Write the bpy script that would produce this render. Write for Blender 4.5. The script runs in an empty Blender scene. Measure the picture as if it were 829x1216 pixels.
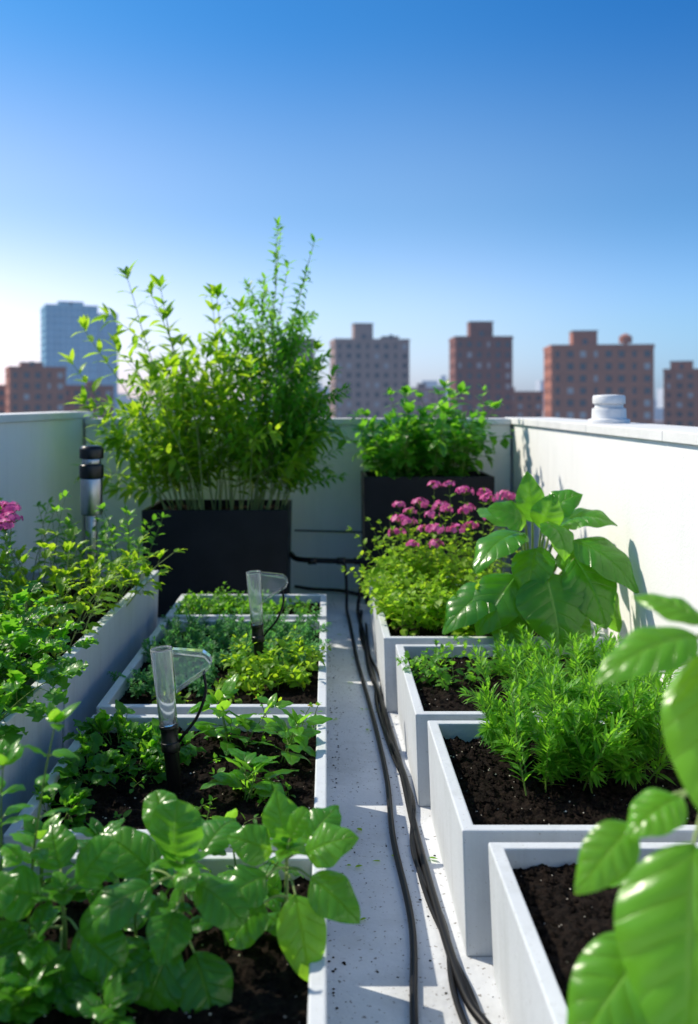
import bpy, math, random
import numpy as np
from mathutils import Vector, Matrix, noise
random.seed(7)
S=bpy.context.scene
R=random.random
U=random.uniform

# ------------------------------------------------------------------ materials
def new_mat(name):
    m=bpy.data.materials.new(name); m.use_nodes=True
    nt=m.node_tree; nt.nodes.clear()
    out=nt.nodes.new('ShaderNodeOutputMaterial')
    return m,nt,out
def N(nt,t,**kw):
    n=nt.nodes.new(t)
    for k,v in kw.items(): setattr(n,k,v)
    return n
def math_n(nt,op,a,b=None,c=None):
    n=nt.nodes.new('ShaderNodeMath'); n.operation=op
    for i,x in enumerate((a,b,c)):
        if x is None: continue
        if isinstance(x,(int,float)): n.inputs[i].default_value=x
        else: nt.links.new(x,n.inputs[i])
    return n.outputs[0]
def mixc(nt,f,a,b,blend='MIX'):
    n=nt.nodes.new('ShaderNodeMix'); n.data_type='RGBA'; n.blend_type=blend
    if isinstance(f,(int,float)): n.inputs[0].default_value=f
    else: nt.links.new(f,n.inputs[0])
    for i,x in ((6,a),(7,b)):
        if isinstance(x,tuple): n.inputs[i].default_value=(x[0],x[1],x[2],1)
        else: nt.links.new(x,n.inputs[i])
    return n.outputs[2]
def ramp(nt,src,stops):
    n=nt.nodes.new('ShaderNodeValToRGB'); nt.links.new(src,n.inputs[0])
    el=n.color_ramp.elements
    while len(el)<len(stops): el.new(.5)
    for e,(p,c) in zip(el,stops):
        e.position=p; e.color=(c,c,c,1) if isinstance(c,(int,float)) else (c[0],c[1],c[2],1)
    return n.outputs[0]
def tex_noise(nt,scale,detail=4,rough=.5,coord='Object',mapscale=None):
    tc=N(nt,'ShaderNodeTexCoord'); n=N(nt,'ShaderNodeTexNoise')
    src=tc.outputs[coord]
    if mapscale:
        mp=N(nt,'ShaderNodeMapping'); mp.inputs['Scale'].default_value=mapscale
        nt.links.new(src,mp.inputs[0]); src=mp.outputs[0]
    nt.links.new(src,n.inputs['Vector']); n.inputs['Scale'].default_value=scale
    n.inputs['Detail'].default_value=detail; n.inputs['Roughness'].default_value=rough
    return n.outputs[0]

def surf_mat(name,c1,c2,rough=.7,nscale=3,detail=6,bump=.1,bscale=60,spec=.3,stain=None,specks=None,streak=None,metal=0,haze_glow=0):
    m,nt,out=new_mat(name)
    p=N(nt,'ShaderNodeBsdfPrincipled')
    n1=tex_noise(nt,nscale,detail,.6)
    col=mixc(nt,ramp(nt,n1,[(.35,0.),(.65,1.)]),c1,c2)
    if streak:
        n3=tex_noise(nt,5,5,.6,mapscale=(3,3,.25))
        col=mixc(nt,ramp(nt,n3,[(.5,0.),(.75,streak[0])]),col,streak[1])
    if stain:
        n2=tex_noise(nt,1.3,8,.7)
        col=mixc(nt,ramp(nt,n2,[(.5,0.),(.68,stain[0])]),col,stain[1])
    if specks:
        n4=tex_noise(nt,specks[0],2,.5)
        col=mixc(nt,ramp(nt,n4,[(specks[1],0.),(specks[1]+.03,specks[3])]),col,specks[2])
    nt.links.new(col,p.inputs['Base Color'])
    p.inputs['Roughness'].default_value=rough
    p.inputs['Specular IOR Level'].default_value=spec
    p.inputs['Metallic'].default_value=metal
    if haze_glow:
        p.inputs['Emission Color'].default_value=(.50,.66,.95,1); p.inputs['Emission Strength'].default_value=haze_glow  # bluish emission put into the material, standing in for hazy air
    if bump:
        b=N(nt,'ShaderNodeBump'); b.inputs['Strength'].default_value=bump; b.inputs['Distance'].default_value=.01
        nt.links.new(tex_noise(nt,bscale,6,.6),b.inputs['Height']); nt.links.new(b.outputs[0],p.inputs['Normal'])
    nt.links.new(p.outputs[0],out.inputs[0])
    return m

def leaf_mat(name,cA,cB,tcol,trans=.4,rough=.42,vk=6,vein=.35,bump=.5,veincol=None,spec=.35,vp=10.):
    m,nt,out=new_mat(name)
    at=N(nt,'ShaderNodeAttribute'); at.attribute_name='leaf'
    sp=N(nt,'ShaderNodeSeparateColor'); nt.links.new(at.outputs['Color'],sp.inputs[0])
    s=math_n(nt,'MULTIPLY',math_n(nt,'ABSOLUTE',math_n(nt,'SUBTRACT',sp.outputs[0],.5)),2.)
    ph=math_n(nt,'SUBTRACT',math_n(nt,'MULTIPLY',sp.outputs[1],float(vk)),math_n(nt,'MULTIPLY',s,1.3))
    v=math_n(nt,'SINE',math_n(nt,'MULTIPLY',ph,6.2832))
    vm=math_n(nt,'POWER',math_n(nt,'MAXIMUM',v,0.),vp)
    mid=math_n(nt,'SUBTRACT',1.,math_n(nt,'MINIMUM',math_n(nt,'MULTIPLY',s,14.),1.))
    mask=math_n(nt,'MAXIMUM',mid,math_n(nt,'MULTIPLY',vm,.6))
    base=mixc(nt,sp.outputs[2],cA,cB)
    nz=tex_noise(nt,14,3,.6)
    base=mixc(nt,.7,base,ramp(nt,nz,[(.3,.55),(.7,1.)]),'MULTIPLY')
    vc=veincol or (cB[0]*2+.03,cB[1]*1.4+.04,cB[2]*2+.01)
    col=mixc(nt,math_n(nt,'MULTIPLY',mask,float(vein)),base,vc)
    p=N(nt,'ShaderNodeBsdfPrincipled'); nt.links.new(col,p.inputs['Base Color'])
    p.inputs['Roughness'].default_value=rough; p.inputs['Specular IOR Level'].default_value=spec
    tr=N(nt,'ShaderNodeBsdfTranslucent')
    tc=mixc(nt,sp.outputs[2],(tcol[0]*.55,tcol[1]*.75,tcol[2]*.8),tcol)
    tc=mixc(nt,math_n(nt,'MULTIPLY',mask,.4),tc,(tcol[0]*.5,tcol[1]*.6,tcol[2]*.5))
    nt.links.new(tc,tr.inputs[0])
    b=N(nt,'ShaderNodeBump'); b.inputs['Strength'].default_value=bump; b.inputs['Distance'].default_value=.004
    nt.links.new(math_n(nt,'SUBTRACT',math_n(nt,'MULTIPLY',nz,.8),mask),b.inputs['Height'])
    nt.links.new(b.outputs[0],p.inputs['Normal'])
    mx=N(nt,'ShaderNodeMixShader'); mx.inputs[0].default_value=trans
    nt.links.new(p.outputs[0],mx.inputs[1]); nt.links.new(tr.outputs[0],mx.inputs[2])
    nt.links.new(mx.outputs[0],out.inputs[0])
    return m
def plain(name,c,rough=.5,spec=.4,metal=0,trans=0,ior=1.45,alpha=1):
    m,nt,out=new_mat(name)
    p=N(nt,'ShaderNodeBsdfPrincipled')
    nz=tex_noise(nt,20,4,.6)
    col=mixc(nt,ramp(nt,nz,[(.3,0.),(.7,1.)]),(c[0]*.82,c[1]*.82,c[2]*.82),c)
    if trans: col=mixc(nt,0.,c,c)
    nt.links.new(col,p.inputs['Base Color'])
    p.inputs['Roughness'].default_value=rough; p.inputs['Specular IOR Level'].default_value=spec
    p.inputs['Metallic'].default_value=metal; p.inputs['Transmission Weight'].default_value=trans
    p.inputs['IOR'].default_value=ior
    nt.links.new(p.outputs[0],out.inputs[0]); return m

M={}
M['stucco']=surf_mat('white_stucco',(.86,.85,.83),(.81,.805,.79),.85,1.2,6,.22,90,.15,streak=(.22,(.62,.62,.60)),stain=(.2,(.68,.67,.65)))
M['coping']=surf_mat('coping_stone',(.80,.79,.77),(.70,.695,.68),.7,4,6,.12,50,.25,stain=(.4,(.52,.52,.50)))
M['floor']=surf_mat('painted_concrete',(.68,.70,.72),(.58,.60,.63),.65,2.5,8,.3,45,.3,stain=(.65,(.36,.36,.35)),specks=(75,.65,(.18,.16,.14),.85))
M['planter']=surf_mat('grey_planter_paint',(.62,.65,.68),(.55,.58,.61),.6,3,6,.15,70,.3,streak=(.45,(.40,.42,.42)),specks=(120,.69,(.25,.22,.19),.5))
M['black']=surf_mat('black_planter_resin',(.009,.010,.012),(.015,.016,.019),.5,4,6,.15,80,.22)
M['rubber']=plain('black_rubber',(.006,.006,.007),.42,.3)
M['plasticb']=plain('black_plastic',(.007,.007,.008),.3,.5)
M['clear']=plain('clear_plastic',(.96,.985,.99),.05,.6,0,.88,1.38)
M['whitep']=plain('white_plastic',(.80,.80,.79),.4,.4)
M['steel']=plain('brushed_steel',(.45,.47,.5),.3,.5,1)
M['perlite']=plain('perlite',(.75,.68,.55),.9,.1)
def soil_mat():
    m,nt,out=new_mat('dark_soil'); p=N(nt,'ShaderNodeBsdfPrincipled')
    n1=tex_noise(nt,55,8,.75); n2=tex_noise(nt,5,4,.6)
    c=mixc(nt,ramp(nt,n1,[(.38,0.),(.72,1.)]),(.005,.0038,.003),(.042,.027,.019))
    c=mixc(nt,ramp(nt,n2,[(.4,0.),(.7,.4)]),c,(.010,.007,.005))
    nt.links.new(c,p.inputs['Base Color']); p.inputs['Roughness'].default_value=.95; p.inputs['Specular IOR Level'].default_value=.12
    b=N(nt,'ShaderNodeBump'); b.inputs['Strength'].default_value=1; b.inputs['Distance'].default_value=.02
    nt.links.new(n1,b.inputs['Height']); nt.links.new(b.outputs[0],p.inputs['Normal'])
    nt.links.new(p.outputs[0],out.inputs[0]); return m
M['soil']=soil_mat()
M['stem']=leaf_mat('green_stem',(.13,.24,.04),(.20,.34,.06),(.3,.5,.05),.15,.5,1,0,.1)
M['stem_pale']=leaf_mat('pale_stem',(.28,.38,.12),(.38,.50,.18),(.4,.5,.1),.2,.5,1,0,.1)
M['lf_yel']=leaf_mat('leaf_yellow_green',(.09,.27,.016),(.25,.47,.025),(.70,.96,.04),.52,.40,3,.2,.3)
M['lf_mid']=leaf_mat('leaf_mid_green',(.03,.16,.016),(.09,.31,.024),(.38,.86,.04),.46,.34,5,.3,.5,spec=.5)
M['lf_big']=leaf_mat('leaf_glossy_green',(.028,.16,.014),(.075,.29,.02),(.40,.90,.045),.42,.25,6,.45,.9,spec=.6,vp=24.)
M['lf_basil']=leaf_mat('leaf_basil',(.035,.18,.016),(.085,.30,.022),(.44,.92,.05),.41,.26,6,.4,.9,spec=.6,vp=30.)
M['lf_basil2']=leaf_mat('leaf_basil_pale',(.06,.25,.018),(.11,.36,.025),(.50,.97,.055),.46,.28,6,.4,.9,spec=.55,vp=30.)
M['lf_blue']=leaf_mat('leaf_blue_green',(.045,.20,.07),(.09,.31,.10),(.26,.68,.13),.4,.5,3,.2,.3)
M['lf_lime']=leaf_mat('leaf_lime',(.20,.40,.02),(.31,.53,.03),(.70,.98,.05),.48,.45,3,.2,.3)
M['lf_herb']=leaf_mat('leaf_herb',(.05,.23,.018),(.15,.40,.03),(.46,.92,.05),.47,.38,3,.2,.3)
M['petal']=leaf_mat('pink_petal',(.88,.06,.38),(.95,.26,.58),(1.,.20,.55),.4,.5,2,.1,.1,veincol=(.8,.3,.6))
M['petal_y']=leaf_mat('yellow_petal',(.7,.5,.03),(.8,.6,.05),(.8,.6,.05),.3,.5,2,.1,.1)

# ------------------------------------------------------------------ mesh builder
class MB:
    def __init__(s): s.V=[];s.F=[];s.A=[];s.Mi=[];s.n=0;s.mats=[]
    def mi(s,key):
        if key not in s.mats: s.mats.append(key)
        return s.mats.index(key)
    def add(s,V,F,A,key):
        i=s.mi(key); V=np.asarray(V,float)
        s.V.append(V); s.A.append(A if A is not None else np.tile([.5,.5,R(),1],(len(V),1)))
        n=s.n
        s.F.extend([tuple(a+n for a in f) for f in F]); s.Mi.extend([i]*len(F)); s.n+=len(V)
    def tube(s,pts,r0,r1,key,seg=5,cap=True):
        P=np.asarray(pts,float); k=len(P)
        T=np.gradient(P,axis=0); T/= (np.linalg.norm(T,axis=1)[:,None]+1e-9)
        a=np.array([0,0,1.]) if abs(T[0][2])<.9 else np.array([1.,0,0])
        u=np.cross(T[0],a); u/=np.linalg.norm(u)
        V=[];ang=np.linspace(0,2*math.pi,seg,endpoint=False)
        for i in range(k):
            u=u-T[i]*np.dot(u,T[i]); u/=np.linalg.norm(u)+1e-9
            w=np.cross(T[i],u); r=r0+(r1-r0)*i/(k-1)
            V.append(P[i]+r*(np.cos(ang)[:,None]*u+np.sin(ang)[:,None]*w))
        V=np.concatenate(V)
        F=[(i*seg+j,i*seg+(j+1)%seg,(i+1)*seg+(j+1)%seg,(i+1)*seg+j) for i in range(k-1) for j in range(seg)]
        if cap: F+= [tuple(range(seg))[::-1],tuple((k-1)*seg+j for j in range(seg))]
        s.add(V,F,None,key)
    def lathe(s,prof,c,key,seg=24,M3=None):
        ang=np.linspace(0,2*math.pi,seg,endpoint=False); V=[]
        for r,z in prof: V.append(np.stack([r*np.cos(ang),r*np.sin(ang),np.full(seg,z)],1))
        V=np.concatenate(V)
        if M3 is not None: V=V@np.array(M3).T
        V=V+np.array(c)
        k=len(prof)
        F=[(i*seg+j,i*seg+(j+1)%seg,(i+1)*seg+(j+1)%seg,(i+1)*seg+j) for i in range(k-1) for j in range(seg)]
        F+= [tuple(range(seg))[::-1],tuple((k-1)*seg+j for j in range(seg))]
        s.add(V,F,None,key)
    def box(s,x0,x1,y0,y1,z0,z1,key):
        V=[(x,y,z) for z in (z0,z1) for y in (y0,y1) for x in (x0,x1)]
        F=[(0,2,3,1),(4,5,7,6),(0,1,5,4),(2,6,7,3),(0,4,6,2),(1,3,7,5)]
        s.add(V,F,None,key)
    def obj(s,name,smooth=True,parent=None,bevel=0):
        me=bpy.data.meshes.new(name)
        V=np.concatenate(s.V); me.from_pydata(V.tolist(),[],s.F)
        for k in s.mats: me.materials.append(M[k])
        me.polygons.foreach_set('material_index',s.Mi)
        if smooth: me.polygons.foreach_set('use_smooth',[True]*len(s.F))
        at=me.attributes.new('leaf','FLOAT_COLOR','POINT')
        at.data.foreach_set('color',np.concatenate(s.A).astype(np.float32).ravel())
        me.update()
        o=bpy.data.objects.new(name,me); S.collection.objects.link(o)
        if parent: o.parent=parent
        if bevel:
            b=o.modifiers.new('bevel','BEVEL'); b.width=bevel; b.segments=2; b.limit_method='ANGLE'; b.angle_limit=.6
        return o
def empty(name,loc=(0,0,0)):
    o=bpy.data.objects.new(name,None); o.location=loc; o.empty_display_size=.1; S.collection.objects.link(o); return o

# ------------------------------------------------------------------ leaves
_sh={
 'ovate':lambda t:(t**.55)*(1-t)**.75,
 'basil':lambda t:(np.sin(math.pi*t**.85)**.72)*(1-.35*t),
 'round':lambda t:(t**.5)*(1-t)**.45,
 'obovate':lambda t:(t**.95)*(1-t)**.45,
 'lance':lambda t:(t**.7)*(1-t)**.95,
 'lobed':lambda t:(t**.5)*(1-t)**.5*(1+.38*np.sin(t*math.pi*7)),
 'serr':lambda t:(t**.5)*(1-t)**.7*(1+.14*np.sin(t*math.pi*15)),
}
def nrm(v):
    v=np.asarray(v,float); return v/(np.linalg.norm(v)+1e-9)
_fc={}
def leaf(mb,base,d,L,W,shape='ovate',bend=.6,fold=.15,roll=None,up=(0,0,1),nu=4,nv=6,puck=0.,key='lf_mid',rnd=None,wav=0.):
    d=nrm(d); up=np.asarray(up,float); n=up-d*np.dot(up,d)
    if np.linalg.norm(n)<.1: n=np.cross(d,[1,.3,0])
    n=nrm(n); side=np.cross(d,n)
    if roll is None: roll=U(-.35,.35)
    c,s_=math.cos(roll),math.sin(roll)
    n,side=n*c+side*s_, side*c-n*s_
    t=np.linspace(0,1,nv+1); fn=_sh[shape]
    w=fn(np.clip(t,.004,.996)); mx=fn(np.linspace(.01,.99,60)).max(); w=w/mx
    w[0]=.05; w[-1]=.03
    ang=bend*t; dt=1/nv
    yy=np.concatenate([[0],np.cumsum(np.cos((ang[1:]+ang[:-1])/2)*dt)])*L
    zz=-np.concatenate([[0],np.cumsum(np.sin((ang[1:]+ang[:-1])/2)*dt)])*L
    s=np.linspace(-1,1,nu+1)
    T,Sg=np.meshgrid(t,s,indexing='ij'); aS=np.abs(Sg)
    X=Sg*(w*W/2)[:,None]
    h=fold*aS*(w*W/2)[:,None]
    if puck: h=h+puck*W*np.abs(np.sin(math.pi*(6*T-1.3*aS-.25)))*np.sin(np.clip(aS,0,1)*math.pi)**.6*w[:,None] - puck*W*3.2*Sg**2*w[:,None]
    if wav: h=h+wav*W*np.sin(T*math.pi*5+U(0,6))*Sg*aS
    ca,sa=np.cos(ang),np.sin(ang)
    Yl=yy[:,None]+h*sa[:,None]; Zl=zz[:,None]+h*ca[:,None]
    V=np.asarray(base)+X[...,None]*side+Yl[...,None]*d+Zl[...,None]*n
    k=(nu,nv)
    if k not in _fc:
        _fc[k]=[(i*(nu+1)+j,i*(nu+1)+j+1,(i+1)*(nu+1)+j+1,(i+1)*(nu+1)+j) for i in range(nv) for j in range(nu)]
    rr=R() if rnd is None else rnd
    A=np.stack([Sg*.5+.5,T,np.full_like(T,rr),np.ones_like(T)],-1).reshape(-1,4)
    mb.add(V.reshape(-1,3),_fc[k],A,key)

def perp(T,a):
    T=nrm(T); u=np.cross(T,[0,1,0.01]) if abs(T[1])<.9 else np.cross(T,[1,0,0]); u=nrm(u); w=np.cross(T,u)
    return u*math.cos(a)+w*math.sin(a)

def shoot(mb,p,d,h,leafp,nodes=8,per=2,start=.25,r=.003,droop=.3,jit=.12,br=0,stem='stem',top=2,seg=10):
    p=np.array(p,float); d=nrm(d); pts=[p.copy()]
    for k in range(seg):
        d=nrm(d+np.array([U(-jit,jit),U(-jit,jit),0])+np.array([d[0],d[1],-.3*math.hypot(d[0],d[1])])*droop/seg*2)
        p=p+d*h/seg; pts.append(p.copy())
    P=np.array(pts); mb.tube(P,r,r*.35,stem,5,False)
    T=np.gradient(P,axis=0)
    a0=U(0,6)
    for j in range(nodes):
        f=start+(1-start)*(j+.0)/(max(nodes-1,1))*.98
        x=f*seg; i=min(int(x),seg-1); q=P[i]+(P[i+1]-P[i])*(x-i); t=nrm(T[i])
        a=a0+j*(math.pi/2 if per==2 else 2.4)
        sz=leafp.get('prof',lambda f:1.0-.55*f)(f)
        for m in range(per):
            aa=a+m*2*math.pi/per+U(-.3,.3)
            e=math.radians(leafp.get('elev',30)+f*25+U(-15,15))
            ld=t*math.sin(e)+perp(t,aa)*math.cos(e)
            l=leafp['L']*sz*U(.75,1.15); pe=leafp.get('pet',0)*l
            b=q+ld*pe
            if pe>.006: mb.tube([q,q+ld*pe*.5+[0,0,pe*.05],b],r*.45,r*.35,stem,4,False)
            leaf(mb,b,ld,l,l*leafp['W']*U(.85,1.15),leafp.get('shape','ovate'),leafp.get('bend',.6)*U(.5,1.4),leafp.get('fold',.2),None,(0,0,1),leafp.get('nu',2),leafp.get('nv',4),leafp.get('puck',0),leafp['key'],wav=leafp.get('wav',0))
    for m in range(top):
        ld=nrm(T[-1])+perp(T[-1],U(0,6))*leafp.get('topo',.5)
        l=leafp['L']*leafp.get('topf',.5)*U(.7,1.1)
        leaf(mb,P[-1],ld,l,l*leafp['W'],leafp.get('shape','ovate'),leafp.get('bend',.6)*.6,leafp.get('fold',.2),None,(0,0,1),leafp.get('nu',2),leafp.get('nv',4),leafp.get('puck',0),leafp['key'])
    for b in range(br):
        f=U(*leafp.get('brf',(.25,.8))); i=int(f*seg)
        dd=nrm(T[i])*U(.5,.9)+perp(T[i],U(0,6.28))*U(.5,.9)
        shoot(mb,P[i],dd,h*U(.2,.4)*(1.2-f*.6),leafp,max(3,nodes//2),per,.15,r*.6,droop,jit,0,stem,top,6)
    return P
def clump(mb,base,n,h,spread,leafp,base_r=.05,hv=(.6,1.1),**kw):
    for i in range(n):
        a=U(0,6.283); rr=base_r*math.sqrt(R())
        p=(base[0]+rr*math.cos(a),base[1]+rr*math.sin(a),base[2]-.005)
        a2=a+U(-.5,.5); ln=spread*U(.1,1)
        shoot(mb,p,(math.cos(a2)*ln,math.sin(a2)*ln,1),h*U(*hv),leafp,**kw)
def parsley(mb,base,n,h,spread,L,key,stem='stem',base_r=.05,shape='lobed',W=.9,hv=(.5,1.1),sub=2):
    for i in range(n):
        a=U(0,6.283); rr=base_r*math.sqrt(R()); ln=spread*U(.1,1.)
        p=np.array([base[0]+rr*math.cos(a),base[1]+rr*math.sin(a),base[2]-.005]); d=nrm([math.cos(a)*ln,math.sin(a)*ln,1])
        hh=h*U(*hv); P=[p.copy()]
        for k in range(8):
            d=nrm(d+np.array([math.cos(a),math.sin(a),-.25])*.07*spread+np.array([U(-.07,.07),U(-.07,.07),0])); p=p+d*hh/8; P.append(p.copy())
        P=np.array(P); mb.tube(P,.0028,.0014,stem,5,False); rnd=R()
        for f,nn in ((4,2),(6,2),(8,1))[3-1-sub:]:
            t=nrm(P[f]-P[f-1])
            for m in range(nn):
                sd=perp(t,a+m*math.pi+U(-.4,.4))
                ld=t+sd*(1.1 if nn==2 else U(-.2,.2)); ld[2]-=.15
                ld=nrm(ld); pe=L*.45*(1 if nn==2 else .3); b=P[f]+ld*pe
                mb.tube([P[f],b],.0011,.0009,stem,4,False)
                for w in (-1,0,1):
                    s2=np.cross(ld,[0,0,1]); l2=nrm(ld+s2*w*.95)
                    leaf(mb,b,l2,L*U(.7,1.05)*(1 if w==0 else .8),L*W*U(.7,.95),shape,U(.2,.9),.2,None,(0,0,1),4,10 if shape=='lobed' else 5,0,key,rnd*.6+R()*.4,wav=.08)

# ------------------------------------------------------------------ terrace
XL,XR,YF=-1.87,1.43,7.10
M['ground']=surf_mat('city_ground',(.16,.19,.20),(.22,.24,.25),.9,.02,4,0,1)
g=MB(); g.add([(-6000,-6000,-32),(6000,-6000,-32),(6000,6000,-32),(-6000,6000,-32)],[(0,1,2,3)],None,'ground'); g.obj('ground',False)
M['bodywall']=surf_mat('rendered_wall',(.55,.54,.52),(.48,.47,.45),.8,2,5,.1,40)
g=MB(); g.box(-2.11,1.77,-3,7.34,-32,-.03,'bodywall'); g.obj('apartment_building',False)
g=MB(); nx,ny=8,24
V=[(-1.9+3.4*i/nx,-3+10.2*j/ny,0) for j in range(ny+1) for i in range(nx+1)]
F=[(j*(nx+1)+i,j*(nx+1)+i+1,(j+1)*(nx+1)+i+1,(j+1)*(nx+1)+i) for j in range(ny) for i in range(nx)]
g.add(V,F,None,'floor')
g.obj('rooftop_floor',False)
g=MB()
for i in range(520):
    x=U(.0,.36) if R()<.8 else U(-1,1.2); y=U(1.2,6.8)
    if R()<.55: x=random.choice([U(0,.05),U(.22,.40)])
    r=U(.0015,.005); o=[(1,0,0),(-1,0,0),(0,1,0),(0,-1,0),(0,0,1),(0,0,-1)]
    g.add([(x+r*a*U(.6,1.5),y+r*b*U(.6,1.5),r*.4+r*c*.5) for a,b,c in o],[(0,2,4),(2,1,4),(1,3,4),(3,0,4),(2,0,5),(1,2,5),(3,1,5),(0,3,5)],None,'soil')
for i in range(30):
    x,y=U(.02,.36),U(1.6,6.5); a=U(0,6.28)
    leaf(g,(x,y,.006),(math.cos(a),math.sin(a),.05),U(.015,.035),U(.008,.016),'ovate',U(-.4,.4),.3,0,(0,0,1),2,4,0,'lf_yel')
g.obj('spilled_soil_and_leaf_litter')
def wallobj(name,x0,x1,y0,y1,h,axis,ov=.02):
    e=empty(name)
    w=MB(); w.box(x0,x1,y0,y1,-.029,h-.05,'stucco'); w.obj('wall_body',False,e)
    c=MB()
    L0,L1=(y0,y1) if axis=='y' else (x0,x1)
    n=max(1,round((L1-L0)/1.15)); st=(L1-L0)/n
    for i in range(n):
        a,b=L0+i*st+.0015,L0+(i+1)*st-.0015
        if axis=='y': c.box(x0-ov,x1+ov,a,b,h-.047,h,'coping')
        else: c.box(a,b,y0-ov,y1+ov,h-.047,h,'coping')
    c.obj('coping',False,e,.004)
    return e
wallobj('parapet_wall',XL+.022,XR-.022,YF,YF+.24,1.297,'x')
wallobj('parapet_wall.001',XL-.24,XL,-3,YF+.24,1.350,'y')
wallobj('parapet_wall.002',XR,XR+.34,-3,YF+.24,1.303,'y')

# ------------------------------------------------------------------ planters
def planter(name,x0,x1,y0,y1,z0,z1,key,t=.035,soilz=None,lip=0,crumbs=700):
    e=empty(name,((x0+x1)/2,(y0+y1)/2,0)); ox,oy=(x0+x1)/2,(y0+y1)/2
    g=MB()
    def ring(a,b,c,d,z): return [(a-ox,c-oy,z),(b-ox,c-oy,z),(b-ox,d-oy,z),(a-ox,d-oy,z)]
    tp=.012
    V=ring(x0+tp,x1-tp,y0+tp,y1-tp,z0)+ring(x0,x1,y0,y1,z1)+ring(x0+t,x1-t,y0+t,y1-t,z1)+ring(x0+t,x1-t,y0+t,y1-t,z1-.14)
    F=[]
    for k in range(3):
        for i in range(4):
            j=(i+1)%4; F.append((k*4+i,k*4+j,(k+1)*4+j,(k+1)*4+i))
    F.append((3,2,1,0)); F.append((12,13,14,15))
    g.add(V,F,None,key); g.obj('box',False,e,.005)
    sz=soilz if soilz is not None else z1-.05
    s=MB(); X0,X1,Y0,Y1=x0+t+.001,x1-t-.001,y0+t+.001,y1-t-.001
    nx=int((X1-X0)/.013)+1; ny=int((Y1-Y0)/.013)+1
    V=[]
    for j in range(ny+1):
        for i in range(nx+1):
            x=X0+(X1-X0)*i/nx; y=Y0+(Y1-Y0)*j/ny
            z=sz+.020*noise.noise((x*5,y*5,z1))+.014*noise.noise((x*22,y*22,3))+.010*noise.noise((x*60,y*60,9))
            V.append((x-ox,y-oy,z))
    F=[(j*(nx+1)+i,j*(nx+1)+i+1,(j+1)*(nx+1)+i+1,(j+1)*(nx+1)+i) for j in range(ny) for i in range(nx)]
    s.add(V,F,None,'soil')
    for i in range(crumbs):
        x,y=U(X0+.01,X1-.01),U(Y0+.01,Y1-.01); r=U(.003,.010)*U(.5,1.3); key2='soil'
        if R()<.07: key2='perlite'; r=U(.0015,.0038)
        z=sz+.020*noise.noise((x*5,y*5,z1))+.014*noise.noise((x*22,y*22,3))+r*.5
        o=[(1,0,0),(-1,0,0),(0,1,0),(0,-1,0),(0,0,1),(0,0,-1)]
        V=[(x-ox+r*a*U(.6,1.3),y-oy+r*b*U(.6,1.3),z+r*c*U(.5,1)) for a,b,c in o]
        s.add(V,[(0,2,4),(2,1,4),(1,3,4),(3,0,4),(2,0,5),(1,2,5),(3,1,5),(0,3,5)],None,key2)
    s.obj('soil',False,e); return e
planter('planter_box',-.84,0,1.00,2.31,0,.30,'planter',crumbs=2200)
planter('planter_box.001',-.84,0,2.40,3.33,0,.30,'planter',crumbs=2200)
planter('planter_box.002',-.85,0,3.41,4.78,0,.30,'planter',crumbs=1200)
planter('planter_box.003',-.85,0,4.86,5.42,0,.30,'planter')
planter('planter_trough',-1.82,-.95,1.2,3.36,0,.47,'planter',.045,.41)
planter('planter_trough.001',-1.82,-.95,3.375,5.25,0,.47,'planter',.045,.41)
planter('planter_box.004',.40,1.25,.95,2.30,0,.33,'planter',crumbs=3400)
planter('planter_box.005',.345,1.20,2.36,3.18,0,.33,'planter',crumbs=2600)
planter('planter_box.006',.31,1.24,3.24,4.18,0,.33,'planter',crumbs=1200)
planter('planter_box.007',.26,1.30,4.23,5.75,0,.345,'planter')
planter('black_planter',-1.22,-.255,6.10,6.78,0,.71,'black',.03)
planter('black_planter.001',.26,1.18,6.50,7.05,0,.90,'black',.03)

# ------------------------------------------------------------------ plants
# tall shrub
mb=MB(); lp=dict(L=.135,W=.31,shape='lance',elev=20,bend=.8,fold=.2,key='lf_yel',nu=2,nv=4,prof=lambda f:.75+.25*math.sin(f*3.1),topf=.9,topo=.8,brf=(.25,.75))
for i in range(36):
    x,y=U(-1.10,-.40),U(6.2,6.68); cx=-.76
    ln=(x-cx)*.85+U(-.16,.16)
    h=U(.6,1.36)*(1-.25*abs(x-cx))
    shoot(mb,(x,y,.66),(ln,(y-6.42)*.5+U(-.12,.12),1),h,lp,nodes=12,per=2,start=.25,r=.0055,droop=.2,jit=.07,br=3,stem='stem_pale',top=4,seg=12)
lpt=dict(lp); lpt.update(L=.155,W=.30)
for (x,ln,h) in ((-1.0,-.38,1.45),(-.86,-.16,1.58),(-.74,-.04,1.45),(-.95,-.26,1.68),(-1.05,-.58,1.25),(-.66,.0,1.52),(-1.08,-.75,.95),(-.9,-.1,1.38),(-.6,.04,1.5),(-.78,-.1,1.6)):
    shoot(mb,(x,6.4,.66),(ln,0,1),h,lpt,nodes=13,per=2,start=.25,r=.006,droop=.1,jit=.05,br=3,stem='stem_pale',top=6,seg=14)
lp2=dict(lp); lp2.update(L=.08,W=.36,key='lf_herb',brf=(.15,.85))
for (x,ln,h) in ((-.50,.04,1.98),(-.46,.07,1.92),(-.50,.09,1.75),(-.52,.02,1.62),(-.40,.14,1.5),(-.36,.18,1.2),(-.34,.14,1.25),(-.32,.22,.95),(-.45,.18,1.38),(-.3,.2,.75),(-.48,.05,1.5),(-.30,.26,1.05)):
    shoot(mb,(x,6.4,.66),(ln,0,1),h,lp2,nodes=28,per=2,start=.15,r=.006,droop=.06,jit=.035,br=9,stem='stem_pale',top=4,seg=14)
mb.obj('lemon_verbena_shrub')
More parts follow.
